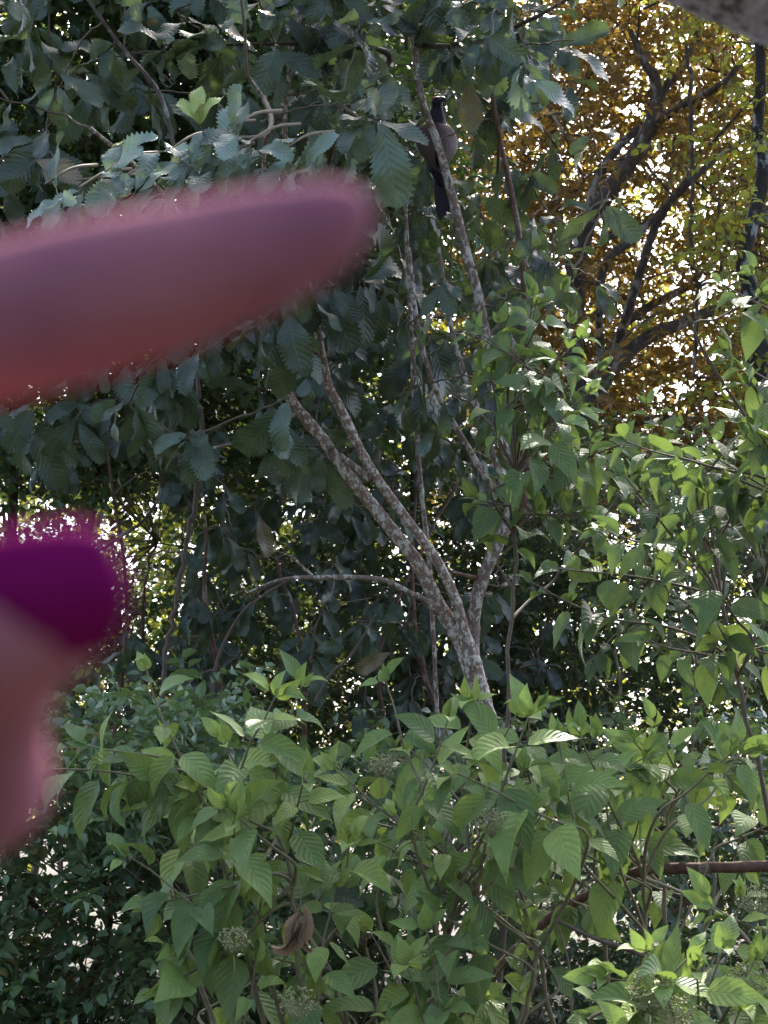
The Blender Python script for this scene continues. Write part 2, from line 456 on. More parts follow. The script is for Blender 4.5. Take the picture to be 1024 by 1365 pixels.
def whorl(acc, c, t, n, ll, droop, tone, mat=0, twigmat=1, spread=1.0, temps=None, face=.5):
    t = nrm(t); x = nrm(np.cross(t, [.2, .3, .9])); y = np.cross(t, x)
    ph = rng.uniform(0, 6.28) + np.arange(n) * 2.399
    el = rng.uniform(.05, .8, n)
    ax = (np.cos(ph)[:, None] * x + np.sin(ph)[:, None] * y) * spread + t * el[:, None] - UP * (droop * rng.uniform(.6, 1.3, n))[:, None]
    ax = nrm(ax)
    no = UP * .6 + t * .35 - FWD * face + rng.normal(0, .3, (n, 3))
    pos = c - t * (rng.uniform(0, .14, n) * ll / .2)[:, None]
    pet = pos + ax * .018
    sticks(acc, pos, pet + ax * .01, .0022, twigmat)
    inst(acc, temps or SERR_T, pet, ax, no, ll * rng.uniform(.55, 1.15, n), np.clip(tone + rng.normal(0, .10, n), 0, .78), mat)

# ---- ground
a = Acc()
gx = np.concatenate([np.linspace(-260, -12, 14), np.linspace(-10, 10, 41), np.linspace(12, 260, 14)])
gy = np.concatenate([np.linspace(-220, -6, 12), np.linspace(-5, 22, 55), np.linspace(26, 320, 16)])
X, Y = np.meshgrid(gx, gy)
Z = .06 * np.sin(X * 1.3 + 1) * np.sin(Y * .9) + .05 * np.sin(X * 2.7 + Y * 1.9) - .05
v = np.stack([X, Y, Z], -1).reshape(-1, 3)
nx, ny = len(gx), len(gy)
i = np.arange(ny - 1)[:, None] * nx; j = np.arange(nx - 1)[None]
q = np.stack([i + j, i + j + 1, i + nx + j + 1, i + nx + j], -1).reshape(-1, 4)
a.add(v, q, np.full(len(q), 4))
g = a.build('ground', M['ground']); g['kind'] = 'structure'

# ================================================================== the big-leaved tree
D0 = 6.5
base = P(735, 1690, D0); base[2] = 0
big = thing('serrated_leaf_tree', 'lichen mottled tree forking into twin leaning limbs, with large serrated grey-green leaves', 'tree', base)
limb([(735, 1700, 44), (712, 1400, 36), (690, 1200, 33), (668, 1060, 31), (652, 975, 29), (638, 920, 28), (627, 880, 29), (620, 858, 25)], D0, M['bark'], big, 'trunk', 16)
LA = limb([(630, 890, 24), (612, 850, 22), (585, 807, 20), (557, 751, 18), (518, 701, 17.5), (490, 666, 17), (462, 631, 17), (430, 585, 16), (406, 557, 15.5), (388, 533, 15), (362, 480, 15, -.1), (330, 420, 13, -.2), (270, 330, 11, -.4), (200, 240, 8, -.6), (120, 170, 5, -.8)], D0, M['bark'], big, 'limb', 12)
LB = limb([(632, 885, 22), (620, 846, 17), (606, 796, 14.5), (581, 745, 13.5), (553, 706, 13.5), (521, 664, 13), (497, 629, 13), (476, 592, 13), (455, 547, 13), (437, 512, 13), (425, 450, 11), (413, 395, 10), (400, 300, 9, .1), (380, 180, 8, .2), (390, 70, 7, .2), (420, -80, 6, .2), (450, -300, 4, 0)], D0 - .03, M['bark'], big, 'limb', 12)
LC = limb([(629, 888, 22), (631, 850, 18), (633, 814, 17), (642, 775, 17), (660, 733, 17), (680, 684, 18), (687, 638, 16.5), (676, 596, 15), (662, 550, 14), (652, 480, 14), (638, 395, 13), (622, 340, 13), (600, 250, 12.5), (583, 190, 11), (562, 130, 10), (553, 60, 9), (550, -60, 8), (560, -300, 6)], D0, M['barkup'], big, 'limb', 12)
limb([(684, 668, 12, .02), (669, 638, 8.5), (652, 589, 8), (634, 540, 8), (620, 501, 7.5), (600, 430, 7), (585, 330, 5)], D0, M['barkup'], big)
limb([(683, 675, 10, .05), (648, 638, 8.5, .05), (624, 596, 8, .05), (596, 550, 8, .05), (574, 501, 7.5), (556, 430, 7), (545, 330, 5)], D0, M['barkup'], big)
limb([(692, 690, 9, .08), (701, 652, 10, .08), (701, 596, 10, .08), (694, 526, 9.5), (700, 420, 9), (690, 300, 8), (660, 150, 6), (640, -20, 5)], D0, M['barkbrown'], big)
limb([(494, 640, 9), (472, 622, 10), (452, 607, 9)], D0 - .02, M['bark'], big)
LE = limb([(584, 818, 9, -.02), (566, 800, 9, -.06), (546, 790, 8, -.1), (515, 775, 8, -.15), (476, 770, 7.5, -.2), (430, 770, 7, -.25), (378, 772, 5, -.3), (330, 790, 3, -.3)], D0, M['barkup'], big, seg=8)
limb([(420, 770, 4, -.26), (404, 756, 4, -.26), (388, 742, 3, -.27), (370, 735, 2, -.27)], D0, M['barkup'], big, seg=6)
limb([(636, 771, 7), (615, 766, 5.5, -.05), (600, 761, 4, -.1)], D0, M['barkbrown'], big, seg=6)
LF = limb([(400, 550, 8), (360, 565, 6, -.15), (310, 590, 4.5, -.3), (270, 600, 3, -.4)], D0, M['barkup'], big, seg=6)
LG = limb([(437, 512, 9), (420, 470, 8, -.05), (404, 430, 7, -.1), (398, 395, 7, -.1), (360, 300, 6, -.2), (352, 200, 6, -.4), (362, 165, 8, -.5), (350, 130, 6, -.6), (330, 100, 4, -.7)], D0, M['barkup'], big, seg=8)
LH = limb([(425, 440, 8), (428, 400, 8, .1), (430, 300, 7, .2), (455, 150, 8, .3), (520, 80, 9, .3), (470, 60, 6, .2), (380, 58, 5, .1), (300, 60, 4, 0)], D0, M['barkdark'], big, seg=8)
LI = limb([(262, 330, 7, -.4), (240, 240, 6, -.6), (215, 130, 6, -.5), (160, 60, 5, -.4), (90, -40, 4, -.3)], D0, M['barkdark'], big, seg=8)
LJ = limb([(553, 60, 8), (620, 60, 7, -.2), (700, 30, 6, -.4), (790, -20, 4, -.6)], D0, M['barkdark'], big, seg=8)
pool = np.vstack([LA[40:], LB[40:], LC[50:], LG[8:], LH, LI, LJ, LF])

crown = Acc()
def finger_gap(x, y, d): return True
def grow(c, pl):
    """join points to a branch system one after the other, nearest first, each new twig becoming a place to join"""
    c = np.asarray(c); pl = np.asarray(pl)
    best = ((c[:, None] - pl[None]) ** 2).sum(-1)
    bi = best.argmin(1); bd = best.min(1); src = pl[bi]
    left = np.ones(len(c), bool); out = []
    for _ in range(len(c)):
        k = np.where(left)[0][bd[left].argmin()]
        left[k] = False
        q, e = src[k].copy(), c[k]
        g_ = np.linalg.norm(e - q)
        mid = (q + e) / 2 + rng.normal(0, .07, 3) * g_ + UP * .08 * g_
        out.append((k, q, mid, e))
        for nw in (mid, e - nrm(e - mid) * .04, (q + mid) / 2, (mid + e) / 2):
            dd = ((c - nw) ** 2).sum(1)
            m = left & (dd < bd)
            bd[m] = dd[m]; src[m] = nw
    return out

def place_whorls(n, box, d, ll, droop, tone, nl=(5, 9), keep=None, toward=None):
    c = region(n, *box, *d, keep=lambda x, y, d: (keep is None or keep(x, y, d)) and not (d < 6.75 and 515 < x < 650 and 80 < y < 290))
    for k, qi, mid, ci in grow(c, pool):
        t = nrm(ci - mid) * .9 + rng.normal(0, .35, 3)
        g_ = np.linalg.norm(ci - qi); r_ = .0035 + .0035 * min(g_, 1)
        tube(crown, [qi, mid, ci], [r_, r_ * .8, .003], 5, 5, .1, 1, wob=.004)
        whorl(crown, ci, t, int(rng.integers(*nl)), ll * rng.uniform(.75, 1.15), droop * rng.uniform(.5, 1.5), tone + rng.normal(0, .1))
gap_left = lambda x, y, d: not (80 < x < 250 and 645 < y < 730) and not (150 < x < 225 and 730 < y < 850)
gap_gold = lambda x, y, d: x < 668 + 55 * math.sin(y / 45.) + (60 if y < 140 else 0)
spray_clear = lambda x, y, d: not (d < 6.3 and 10 < x < 450 and 20 < y < 300)
place_whorls(105, (-160, 520, -160, 250), (5.3, 8.2), .225, .7, .5, keep=spray_clear)
place_whorls(85, (400, 800, -140, 470), (6.2, 8.2), .215, 1.0, .22, keep=gap_gold)
place_whorls(22, (560, 800, -160, 120), (5.8, 7.0), .19, 1.0, .4)
place_whorls(22, (650, 815, 40, 430), (6.2, 7.4), .17, 1.1, .15, nl=(3, 6))
place_whorls(15, (240, 420, 330, 480), (5.8, 6.3), .19, 1.2, .35, nl=(4, 7))
place_whorls(10, (520, 690, 360, 600), (5.9, 6.3), .16, 1.2, .15, nl=(3, 6))
place_whorls(28, (-140, 430, 430, 600), (5.6, 7.2), .225, 1.3, .42)
place_whorls(40, (330, 700, 230, 560), (6.8, 8.2), .17, 1.2, .2)
place_whorls(200, (-900, 1400, -1300, -170), (6.4, 10.5), .22, .6, .35, nl=(7, 11))  # unseen crown above the frame, added to keep sun off shrubs and hand
place_whorls(70, (500, 1300, -1400, -780), (6.6, 9.5), .24, .5, .35, nl=(8, 12))  # extra unseen whorls in the sun's path, added to shade the hand
crown.build('crown', [M['serr'], M['twig']], big)

# spray above the pointing finger, caught skylight painted as pale tone; young yellow shoot
sp = Acc()
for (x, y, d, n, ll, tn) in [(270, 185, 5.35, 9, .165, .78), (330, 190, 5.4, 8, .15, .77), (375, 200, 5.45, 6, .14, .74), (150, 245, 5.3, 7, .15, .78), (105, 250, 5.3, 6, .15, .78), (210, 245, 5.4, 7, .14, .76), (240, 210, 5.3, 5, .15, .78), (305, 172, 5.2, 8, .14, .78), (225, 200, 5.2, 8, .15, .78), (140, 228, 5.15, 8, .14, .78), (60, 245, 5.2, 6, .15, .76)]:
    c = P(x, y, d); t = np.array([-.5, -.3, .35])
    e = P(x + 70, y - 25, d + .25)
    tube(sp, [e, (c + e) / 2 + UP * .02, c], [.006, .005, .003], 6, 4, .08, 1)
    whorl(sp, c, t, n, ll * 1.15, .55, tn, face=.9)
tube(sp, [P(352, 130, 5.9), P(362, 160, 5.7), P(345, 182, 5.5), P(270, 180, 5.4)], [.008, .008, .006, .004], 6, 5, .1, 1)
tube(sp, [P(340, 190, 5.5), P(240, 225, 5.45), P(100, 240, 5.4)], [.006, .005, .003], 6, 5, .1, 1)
spo = sp.build('leaf_spray', [M['serr'], M['twigpale']], big, label='leaf spray above the pointing finger, caught skylight painted into its pale blue-green')
ys = Acc()
c = P(266, 166, 5.1)
ax = np.array([(-.75, -.1, 1), (-.1, -.2, 1.1), (.5, -.1, .95), (.1, -.6, .5)])
inst(ys, SERR_T[:3], np.tile(c, (4, 1)), ax, np.tile([0, -.7, .7], (4, 1)), [.11, .125, .12, .08], .86)
for (x, y) in [(140, 205), (150, 222)]:
    y2 = Acc(); inst(y2, SERR_T[:3], [P(x, y, 5.3)], [(.4, -.1, .3)], [(0, -.4, 1)], [.07], .85)
    y2.build('young_leaf', [M['serr']], spo, label='small pale yellow-green new leaf')
sticks(ys, [P(275, 186, 5.35)], [c], .003, 0)
o = ys.build('young_leaf', [M['serr']], spo, label='fresh yellow-green upright young leaves')

# dry leaves of the tree: one brown leaf by itself each
for (x, y, d, ax, s) in [(50, 215, 5.5, (1, -.1, -.35), .16), (625, 110, 6.3, (.05, 0, -1), .19), (700, 560, 6.9, (.2, 0, -1), .16), (345, 690, 6.9, (.3, 0, -.9), .17), (520, 870, 7.0, (-.7, .1, -.4), .17)]:
    a = Acc(); inst(a, SERR_T, [P(x, y, d)], [ax], [(.1, -1, .35)], [s], .97)
    a.build('withered_leaf', [M['serr']], big, label='brown withered serrated leaf')

# ================================================================== young serrated trees behind (dark understorey)
def understory(name, label, bx, d, boxes, ll, tone, group, stems=3, n=40, dens=1.0, keep=None):
    b = P(bx, 1600, d); b[2] = 0
    th = thing(name, label, 'tree', b, group)
    pl = []
    a = Acc()
    for (x0, x1, y0, y1) in boxes:
        for k in range(stems):
            xt = rng.uniform(x0, x1); yt = rng.uniform(y0, (y0 + y1) / 2)
            top = P(xt, yt, d + rng.uniform(-.4, .6))
            m1 = b + (top - b) * .35 + rng.normal(0, .2, 3); m2 = b + (top - b) * .7 + rng.normal(0, .22, 3)
            pl.append(tube(a, [b + rng.normal(0, .05, 3) * [1, 1, 0], m1, m2, top], [.022, .017, .011, .005], 7, 7, .06, wob=.008))
    a.build('trunk', M['barkbrown'], th)
    pl = np.vstack(pl); pl = pl[pl[:, 2] > 1.0]
    cr = Acc()
    for bx_ in boxes:
        area = (bx_[1] - bx_[0]) * (bx_[3] - bx_[2])
        c = region(max(4, int(n * area / 1e5)), *bx_, d - .6, d + .9, keep=keep)
        for k, qi, mid, ci in grow(c, pl):
            t = nrm(ci - mid) + rng.normal(0, .4, 3)
            tube(cr, [qi, mid, ci], [.005, .004, .003], 5, 4, .1, 1, wob=.004)
            whorl(cr, ci, t, int(rng.integers(4, 8)), ll * rng.uniform(.7, 1.15), rng.uniform(.8, 1.8), tone + rng.normal(0, .1))
    cr.build('crown', [M['serr'], M['twig']], th)
    return th
GU = 'dark serrated-leaf saplings behind the forked trunk'
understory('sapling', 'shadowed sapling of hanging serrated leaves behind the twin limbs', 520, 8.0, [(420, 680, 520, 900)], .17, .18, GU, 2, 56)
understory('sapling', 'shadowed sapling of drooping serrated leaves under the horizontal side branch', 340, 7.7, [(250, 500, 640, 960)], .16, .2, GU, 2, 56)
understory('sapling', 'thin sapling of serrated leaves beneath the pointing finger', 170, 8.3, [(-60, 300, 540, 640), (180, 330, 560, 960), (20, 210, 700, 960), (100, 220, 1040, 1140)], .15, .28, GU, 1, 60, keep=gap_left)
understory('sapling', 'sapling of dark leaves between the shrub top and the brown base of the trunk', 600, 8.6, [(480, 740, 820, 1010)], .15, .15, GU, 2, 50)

# ================================================================== golden tree
DG = 12.5
gb = P(690, 1350, DG); gb[2] = 0
gold = thing('golden_tree', 'dark-limbed tree with golden-brown leaves glowing against the white sky', 'tree', gb)
GT = limb([(690, 1400, 46), (690, 1000, 40), (688, 900, 36), (698, 770, 34), (728, 655, 32), (770, 575, 30), (800, 510, 28), (818, 470, 22)], DG, M['barkdark'], gold, 'trunk', 12)
gl = [
 [(772, 570, 24), (765, 450, 26, .3), (770, 360, 26, .3), (782, 300, 25, .3), (810, 258, 24, .3), (845, 209, 23, .3), (870, 163, 21, .3), (877, 128, 17, .3), (874, 105, 15, .3), (860, 85, 11, .3), (840, 40, 7, .3)],
 [(876, 135, 13, .3), (892, 110, 12, .3), (909, 89, 10, .3), (930, 40, 7, .4), (950, -60, 5, .4)],
 [(868, 168, 14, .3), (890, 152, 13, .2), (916, 138, 12, .1), (965, 110, 9, 0), (993, 79, 8, 0), (1060, 40, 6, 0)],
 [(785, 290, 14, .3), (793, 244, 13, .35), (817, 205, 12, .4), (845, 177, 11, .5), (878, 155, 8, .6)],
 [(818, 475, 14), (838, 413, 13, -.2), (856, 356, 12, -.3), (870, 311, 12, -.3), (891, 272, 12, -.3), (923, 240, 10, -.3), (958, 209, 8, -.2), (1010, 175, 6, 0), (1080, 140, 4, 0)],
 [(812, 495, 22), (856, 455, 19, .2), (909, 430, 17, .4), (951, 413, 14, .6), (1000, 390, 10, .8), (1080, 350, 7, 1)],
 [(812, 480, 12), (835, 430, 12, .6), (891, 395, 11, .9), (926, 381, 9, 1), (990, 360, 6, 1.2)],
 [(800, 500, 12), (803, 363, 12, -.4), (845, 318, 11, -.4), (882, 280, 7, -.4), (930, 220, 5, -.4)],
 [(800, 320, 9, .4), (856, 300, 8, .6), (887, 265, 6, .8), (900, 180, 4, .9)],
 [(768, 400, 12, .4), (740, 260, 11, .8), (735, 140, 9, 1), (720, 0, 7, 1.2), (700, -200, 5, 1.2)],
 [(735, 640, 14), (760, 600, 12, .8), (860, 560, 10, 1.2), (960, 560, 6, 1.6)],
]
gp = []
for s in gl: gp.append(limb(s, DG, M['barkdark'], gold, 'limb', 8, .07))
gp = np.vstack(gp)
def gold_crown(acc, n, box, d, ll, per=5, keep=None):
    c = region(n, *box, *d, keep=keep)
    q = np.empty_like(c)
    for k, qi, mid, ci in grow(c, gp):
        q[k] = mid; tube(acc, [qi, mid, ci], [.011, .008, .004], 4, 3, .1, 1)
    cc = clustered(c, per, .20)
    dirs = nrm(rng.normal(0, 1, cc.shape) * [1, 1, .45] + nrm(cc - np.repeat(q, per, 0)) * .7)
    tn = np.repeat(np.clip(rng.normal(.42, .1, n) + .26 * np.sin(c[:, 0] * 2.3 + 1) * np.sin(c[:, 2] * 2.1) + .3 * np.clip((c[:, 0] / c[:, 1] - .13) * 6, -.3, 1), 0, 1), per)
    sprays(acc, LANCE_T + SMALL_T[:2], cc, dirs, rng.uniform(.25, .5, len(cc)), 11, ll, .25, .4, tn, 0, 1)
ga = Acc()
def holes(x, y, d):
    h = math.sin(x / 31. + 1.3) * math.sin(y / 37. + .6) + .5 * math.sin(x / 17. + y / 23.)
    if (x - 885) ** 2 + ((y - 345) * .7) ** 2 < 26 ** 2 or (x - 905) ** 2 + (y - 385) ** 2 < 24 ** 2 or (x - 825) ** 2 + (y - 170) ** 2 < 20 ** 2: return False
    return h > -.34 + (.3 if 800 < x < 980 and 230 < y < 460 else 0)
gold_crown(ga, 920, (600, 1120, -140, 700), (12.9, 16.5), .095, keep=holes)
gold_crown(ga, 45, (640, 1120, -140, 640), (11.2, 12.5), .08, keep=holes)
gold_crown(ga, 110, (640, 1250, -520, -100), (11.2, 14.5), .09)
ga.build('crown', [M['gold'], M['barkdark']], gold)

# a lichen covered trunk at the far right edge
rb = P(1030, 1500, 11.2); rb[2] = 0
rt = thing('lichen_trunk_tree', 'crooked dark trunk spotted with pale lichen beside the golden leaves', 'tree', rb)
limb([(1035, 1450, 46), (1030, 900, 40), (1016, 600, 36), (1008, 470, 33), (1001, 391, 24), (991, 349, 19), (1000, 307, 19), (1017, 237, 18), (1011, 170, 16), (1014, 75, 13), (1000, -30, 10), (1020, -200, 6)], 11.2, bark_mat('spotted_bark', (.02, .018, .016), (.05, .04, .03), (.34, .34, .32), cover=.32, scale=11), rt, 'trunk', 12, .08)
r2 = limb([(991, 349, 12), (1010, 300, 10, .3), (1060, 230, 8, .4), (1120, 100, 5, .5)], 11.2, M['barkdark'], rt)
ra = Acc()
c = region(120, 940, 1250, -160, 640, 10.6, 12.6)
sticks(ra, near(c, np.vstack([r2, np.array([P(1010, y, 11.2) for y in (60, 180, 300, 450)])])), c, .005, 1)
cc = clustered(c, 5, .2)
sprays(ra, SMALL_T, cc, rng.normal(0, 1, cc.shape) * [1, 1, .4], .35, 10, .075, .3, .4, np.repeat(rng.uniform(.3, .9, len(c)), 5), 0, 1)
ra.build('crown', [M['far'], M['barkdark']], rt)

# ================================================================== small leaved dark trees and bushes
def small_tree(name, label, bx, d, boxes, n, ll, mat, barkm, tone, per=5, group=None, temps=None, keep=None, dz=1.0, cat='tree', spraylen=(.2, .4), m=10, trunk_r=.04, spreadr=.16):
    b = P(bx, 1400, d); b[2] = 0
    th = thing(name, label, cat, b, group)
    a = Acc(); pl = []
    for (x0, x1, y0, y1) in boxes:
        top = P((x0 + x1) / 2 + rng.uniform(-30, 30), y0 + .15 * (y1 - y0), d)
        pl.append(tube(a, [b, b + (top - b) * .4 + rng.normal(0, .12, 3), b + (top - b) * .75 + rng.normal(0, .15, 3), top], [trunk_r, trunk_r * .75, trunk_r * .5, trunk_r * .15], 8, 8, .07))
        for k in range(5):
            s = pl[-1][int(rng.integers(len(pl[-1]) // 3, len(pl[-1]) - 2))]
            e = P(rng.uniform(x0, x1), rng.uniform(y0, y1), d + rng.uniform(-dz, dz))
            pl.append(tube(a, [s, (s + e) / 2 + UP * .1 + rng.normal(0, .08, 3), e], [trunk_r * .4, trunk_r * .28, trunk_r * .1], 6, 6, .07))
    a.build('trunk' if cat == 'tree' else 'stem', M[barkm], th)
    pl = np.vstack(pl)
    cr = Acc()
    for bx_, k in zip(boxes, n):
        c = region(k, *bx_, d - dz, d + dz, keep=keep)
        q = near(c, pl)
        sticks(cr, q, c, .0035, 1)
        cc = clustered(c, per, spreadr)
        dirs = rng.normal(0, 1, cc.shape) * [1, 1, .5] + nrm(cc - np.repeat(q, per, 0)) * .6
        tn = np.repeat(np.clip(rng.normal(tone, .18, k), 0, .95), per)
        sprays(cr, temps or SMALL_T, cc, dirs, rng.uniform(*spraylen, len(cc)), m, ll, .3, .4, tn, 0, 1)
    cr.build('crown' if cat == 'tree' else 'foliage', [M[mat], M['twig']], th)
    return th

def h2(x, y, d):
    return math.sin(x / 23. + .4 + d) * math.sin(y / 27. + 1.6) + .6 * math.sin(x / 11. - y / 13.) > -.7
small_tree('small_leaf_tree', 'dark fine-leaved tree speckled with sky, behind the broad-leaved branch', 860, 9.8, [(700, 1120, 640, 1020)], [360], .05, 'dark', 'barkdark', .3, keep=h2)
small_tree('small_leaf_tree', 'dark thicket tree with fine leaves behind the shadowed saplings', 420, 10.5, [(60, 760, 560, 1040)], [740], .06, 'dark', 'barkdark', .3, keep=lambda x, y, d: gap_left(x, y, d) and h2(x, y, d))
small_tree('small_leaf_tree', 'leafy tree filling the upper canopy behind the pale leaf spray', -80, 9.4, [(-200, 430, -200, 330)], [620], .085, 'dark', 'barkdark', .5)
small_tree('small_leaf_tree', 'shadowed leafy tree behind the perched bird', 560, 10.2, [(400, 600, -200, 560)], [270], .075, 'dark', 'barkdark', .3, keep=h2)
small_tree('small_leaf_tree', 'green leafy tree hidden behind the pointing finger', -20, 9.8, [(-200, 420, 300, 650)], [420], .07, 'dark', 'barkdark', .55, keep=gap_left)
small_tree('glossy_bush', 'dense bush of small glossy oval leaves below the varnished thumb', 60, 5.8, [(-180, 330, 960, 1480)], [400], .052, 'hedge', 'barkbrown', .62, cat='bush', spraylen=(.12, .25), trunk_r=.03, dz=.7, spreadr=.1)
small_tree('glossy_bush', 'shadowed bush of small glossy leaves behind the light green shrub', 420, 6.4, [(250, 640, 1020, 1480)], [200], .05, 'hedge', 'barkbrown', .28, cat='bush', spraylen=(.12, .25), trunk_r=.03, dz=.6, spreadr=.1)
small_tree('glossy_bush', 'dark undergrowth bush behind the horizontal brown stem', 880, 6.6, [(640, 1150, 1010, 1480)], [240], .05, 'hedge', 'barkbrown', .15, cat='bush', spraylen=(.12, .25), trunk_r=.03, dz=.6, spreadr=.1)
# sunlit trees farther off
FAR = 'sunlit trees beyond the thicket'
for (lab, bx, d, box, n, tn) in [
    ('distant sunlit tree seen through the gap beside the varnished nail', 20, 19, (-150, 420, 480, 1020), 330, .85),
    ('distant green tree seen through the thicket behind the forked trunk', 560, 20, (330, 800, 420, 1060), 260, .45),
    ('distant yellow-green tree behind the golden limbs', 900, 21, (760, 1300, -100, 700), 150, .7),
    ('distant tree low behind the right-hand thicket', 1000, 22, (760, 1400, 640, 1150), 260, .4),
    ('distant tree above and behind the upper canopy', 250, 20, (-300, 640, -250, 460), 260, .45),
    ('distant tree standing beyond the left side of the thicket', -500, 19, (-1100, -150, -100, 1050), 200, .5),
    ('distant tree standing beyond the right side of the thicket', 1600, 20, (1250, 2100, -100, 1050), 200, .5)]:
    small_tree('distant_tree', lab, bx, d, [box], [n], .13, 'far', 'barkdark', tn, group=FAR, dz=2.0, spraylen=(.5, .9), trunk_r=.09, spreadr=.4)

# ================================================================== light green shrubs in front
def shoot(acc, stem, p0, d0, L, ll, tone, young=True, droop=.6, root=None):
    """a leafy shoot with opposite pairs; returns nothing"""
    d0 = nrm(d0); nn = max(3, int(L / (ll * .38)))
    pts = [p0]; d = d0.copy()
    for k in range(nn):
        d = nrm(d + rng.normal(0, .07, 3) + UP * .03)
        pts.append(pts[-1] + d * L / nn)
    pts = np.array(pts)
    if root is None:
        tube(stem, pts, np.linspace(.0042, .0018, len(pts)), 6, 3, .04)
    else:
        g_ = np.linalg.norm(p0 - root)
        arc = [root, root + (p0 - root) * .5 + UP * .05 * g_ - d0 * .06 * g_]
        tube(stem, np.vstack([arc, pts]), np.concatenate([[.005, .0045], np.linspace(.0040, .0018, len(pts))]), 6, 4, .04)
    x = nrm(np.cross(d0, [.1, .2, 1])); y = np.cross(d0, x)
    ph = rng.uniform(0, 3.14)
    P_, A_, N_, S_, T_ = [], [], [], [], []
    for k in range(1, nn + 1):
        f = k / nn
        s = ll * (1.0 - .55 * f ** 2.5) * (.75 + .25 * min(1, k / 2))
        for sg in (1, -1):
            if rng.random() < .07: continue
            an = ph + k * 1.5708
            rad = (math.cos(an) * x + math.sin(an) * y) * sg
            t = nrm(pts[min(k + 1, nn)] - pts[k - 1])
            dr = droop * rng.uniform(.5, 2.2) * (1 - .7 * f)
            ax = nrm(rad * .8 + t * (.3 + .5 * f ** 3) - UP * dr * 1.25 - FWD * .15 + rng.normal(0, .15, 3))
            q = pts[k] + ax * .016 * (ll / .12)
            sticks(stem, [pts[k]], [q], .0016)
            no = UP * .75 + t * .3 - FWD * .6 + rng.normal(0, .25, 3)
            P_.append(q); A_.append(ax); N_.append(no); S_.append(s * rng.uniform(.62, 1.15))
            T_.append(np.clip(tone + rng.normal(0, .14) + (.18 * f ** 2 if young else 0) + (.28 if rng.random() < .1 else 0), 0, .95))
    if young:
        t = nrm(pts[-1] - pts[-2])
        for sg in (1, -1):
            P_.append(pts[-1]); A_.append(nrm(t + x * rng.uniform(.2, .8) * sg + UP * rng.uniform(-.2, .4))); N_.append(-FWD * .6 + UP * .4 + x * sg * .6); S_.append(ll * rng.uniform(.25, .5)); T_.append(np.clip(tone + rng.uniform(.15, .38), 0, .95))
    inst(acc, SHRUB_T, P_, A_, N_, S_, T_)

def shrub(name, label, basepx, d, tips, auto, ll, tone, flowers=(), dz=.35, group=None, nmain=5):
    """tips: (px, py, dirx, diry, length_px[, ddepth]); auto: (n, x0, x1, y0, y1)"""
    b = P(basepx[0], basepx[1], d); b[2] = 0
    th = thing(name, label, 'shrub', b, group)
    fol, stem = Acc(), Acc()
    T = list(tips)
    for (n, x0, x1, y0, y1) in auto:
        for k in range(n):
            a_ = rng.uniform(-1, 1)
            px = rng.uniform(x0, x1)
            side = np.clip((px - basepx[0]) / 260, -1, 1)
            T.append((px, rng.uniform(y0, y1), side * .8 + rng.normal(0, .55), rng.uniform(-.75, .15), rng.uniform(110, 190), rng.uniform(-dz, dz)))
    ends = []
    for t in T:
        px, py, dx, dy, L = t[:5]; dd = t[5] if len(t) > 5 else 0
        e = P(px, py, d + dd)
        dv = nrm(RGT * dx - UPV * dy + FWD * rng.normal(-.25, .35))
        ends.append((e, dv, L * PX(d)))
    S = np.array([e - dv * L for e, dv, L in ends])
    ctr = S.mean(0)
    mains = []
    order = np.argsort(S[:, 0])
    for grp in np.array_split(order, nmain):
        if len(grp) == 0: continue
        g_ = S[grp]; top = g_.mean(0) * [1, 1, 0] + UP * (np.percentile(g_[:, 2], 30) - .02)
        mains.append(tube(stem, [b + rng.normal(0, .05, 3) * [1, 1, 0], b + (top - b) * .3 + (ctr - b) * .1 * rng.normal(0, 1), b + (top - b) * .7 + UP * .05, top], [.011, .009, .007, .005], 8, 8, .05, wob=.006))
    pl = np.vstack(mains)
    for e, dv, L in ends:
        s0 = e - dv * L
        hz_ = np.linalg.norm((pl - s0)[:, :2], axis=1)
        w = pl[(s0[2] - pl[:, 2]) > .45 * hz_ - .01]
        if len(w) == 0: w = pl[pl[:, 2] < pl[:, 2].min() + .2]
        q = w[((w - s0) ** 2).sum(1).argmin()]
        dv2 = nrm(dv * .75 + nrm(e - q) * .75)
        s1 = e - dv2 * min(L, .8 * np.linalg.norm(e - q))
        shoot(fol, stem, s1, dv2, np.linalg.norm(e - s1), ll * rng.uniform(.85, 1.15), tone + rng.normal(0, .15), root=q)
    stem.build('stem', M['stem' if nmain > 2 else 'twig'], th)
    fol.build('foliage', M['shrub'], th)
    for (px, py, dd, r) in flowers:
        fa = Acc(); c = P(px, py, d + dd); rm = r * PX(d)
        k = 170
        pt = rng.normal(0, 1, (k, 3)); pt = nrm(pt) * rm * rng.uniform(.35, 1, (k, 1)) ** .6 * [1, 1, .8]
        sticks(fa, np.tile(c - UP * rm * .9, (40, 1)), c + pt[:40] * .9, .0009)
        br = near(c + pt, c + pt[:40])
        sticks(fa, br, c + pt, .0007)
        o_ = np.array([(1, 0, 0), (-1, 0, 0), (0, 1, 0), (0, -1, 0), (0, 0, 1), (0, 0, -1.)])
        fc = np.array([(0, 2, 4), (2, 1, 4), (1, 3, 4), (3, 0, 4), (2, 0, 5), (1, 2, 5), (3, 1, 5), (0, 3, 5)])
        vv = (c + pt)[:, None] + o_[None] * (.0022 * rng.uniform(.6, 1.5, (k, 1, 1)))
        fa.add(vv, (fc[None] + (np.arange(k) * 6)[:, None, None]), np.full(k * 8, 3))
        tube(fa, [c - UP * rm * 2.2 + FWD * .03, c - UP * rm * .9], [.002, .0015], 5, 3)
        fa.build('flower_head', M['flower'], th)
    return th

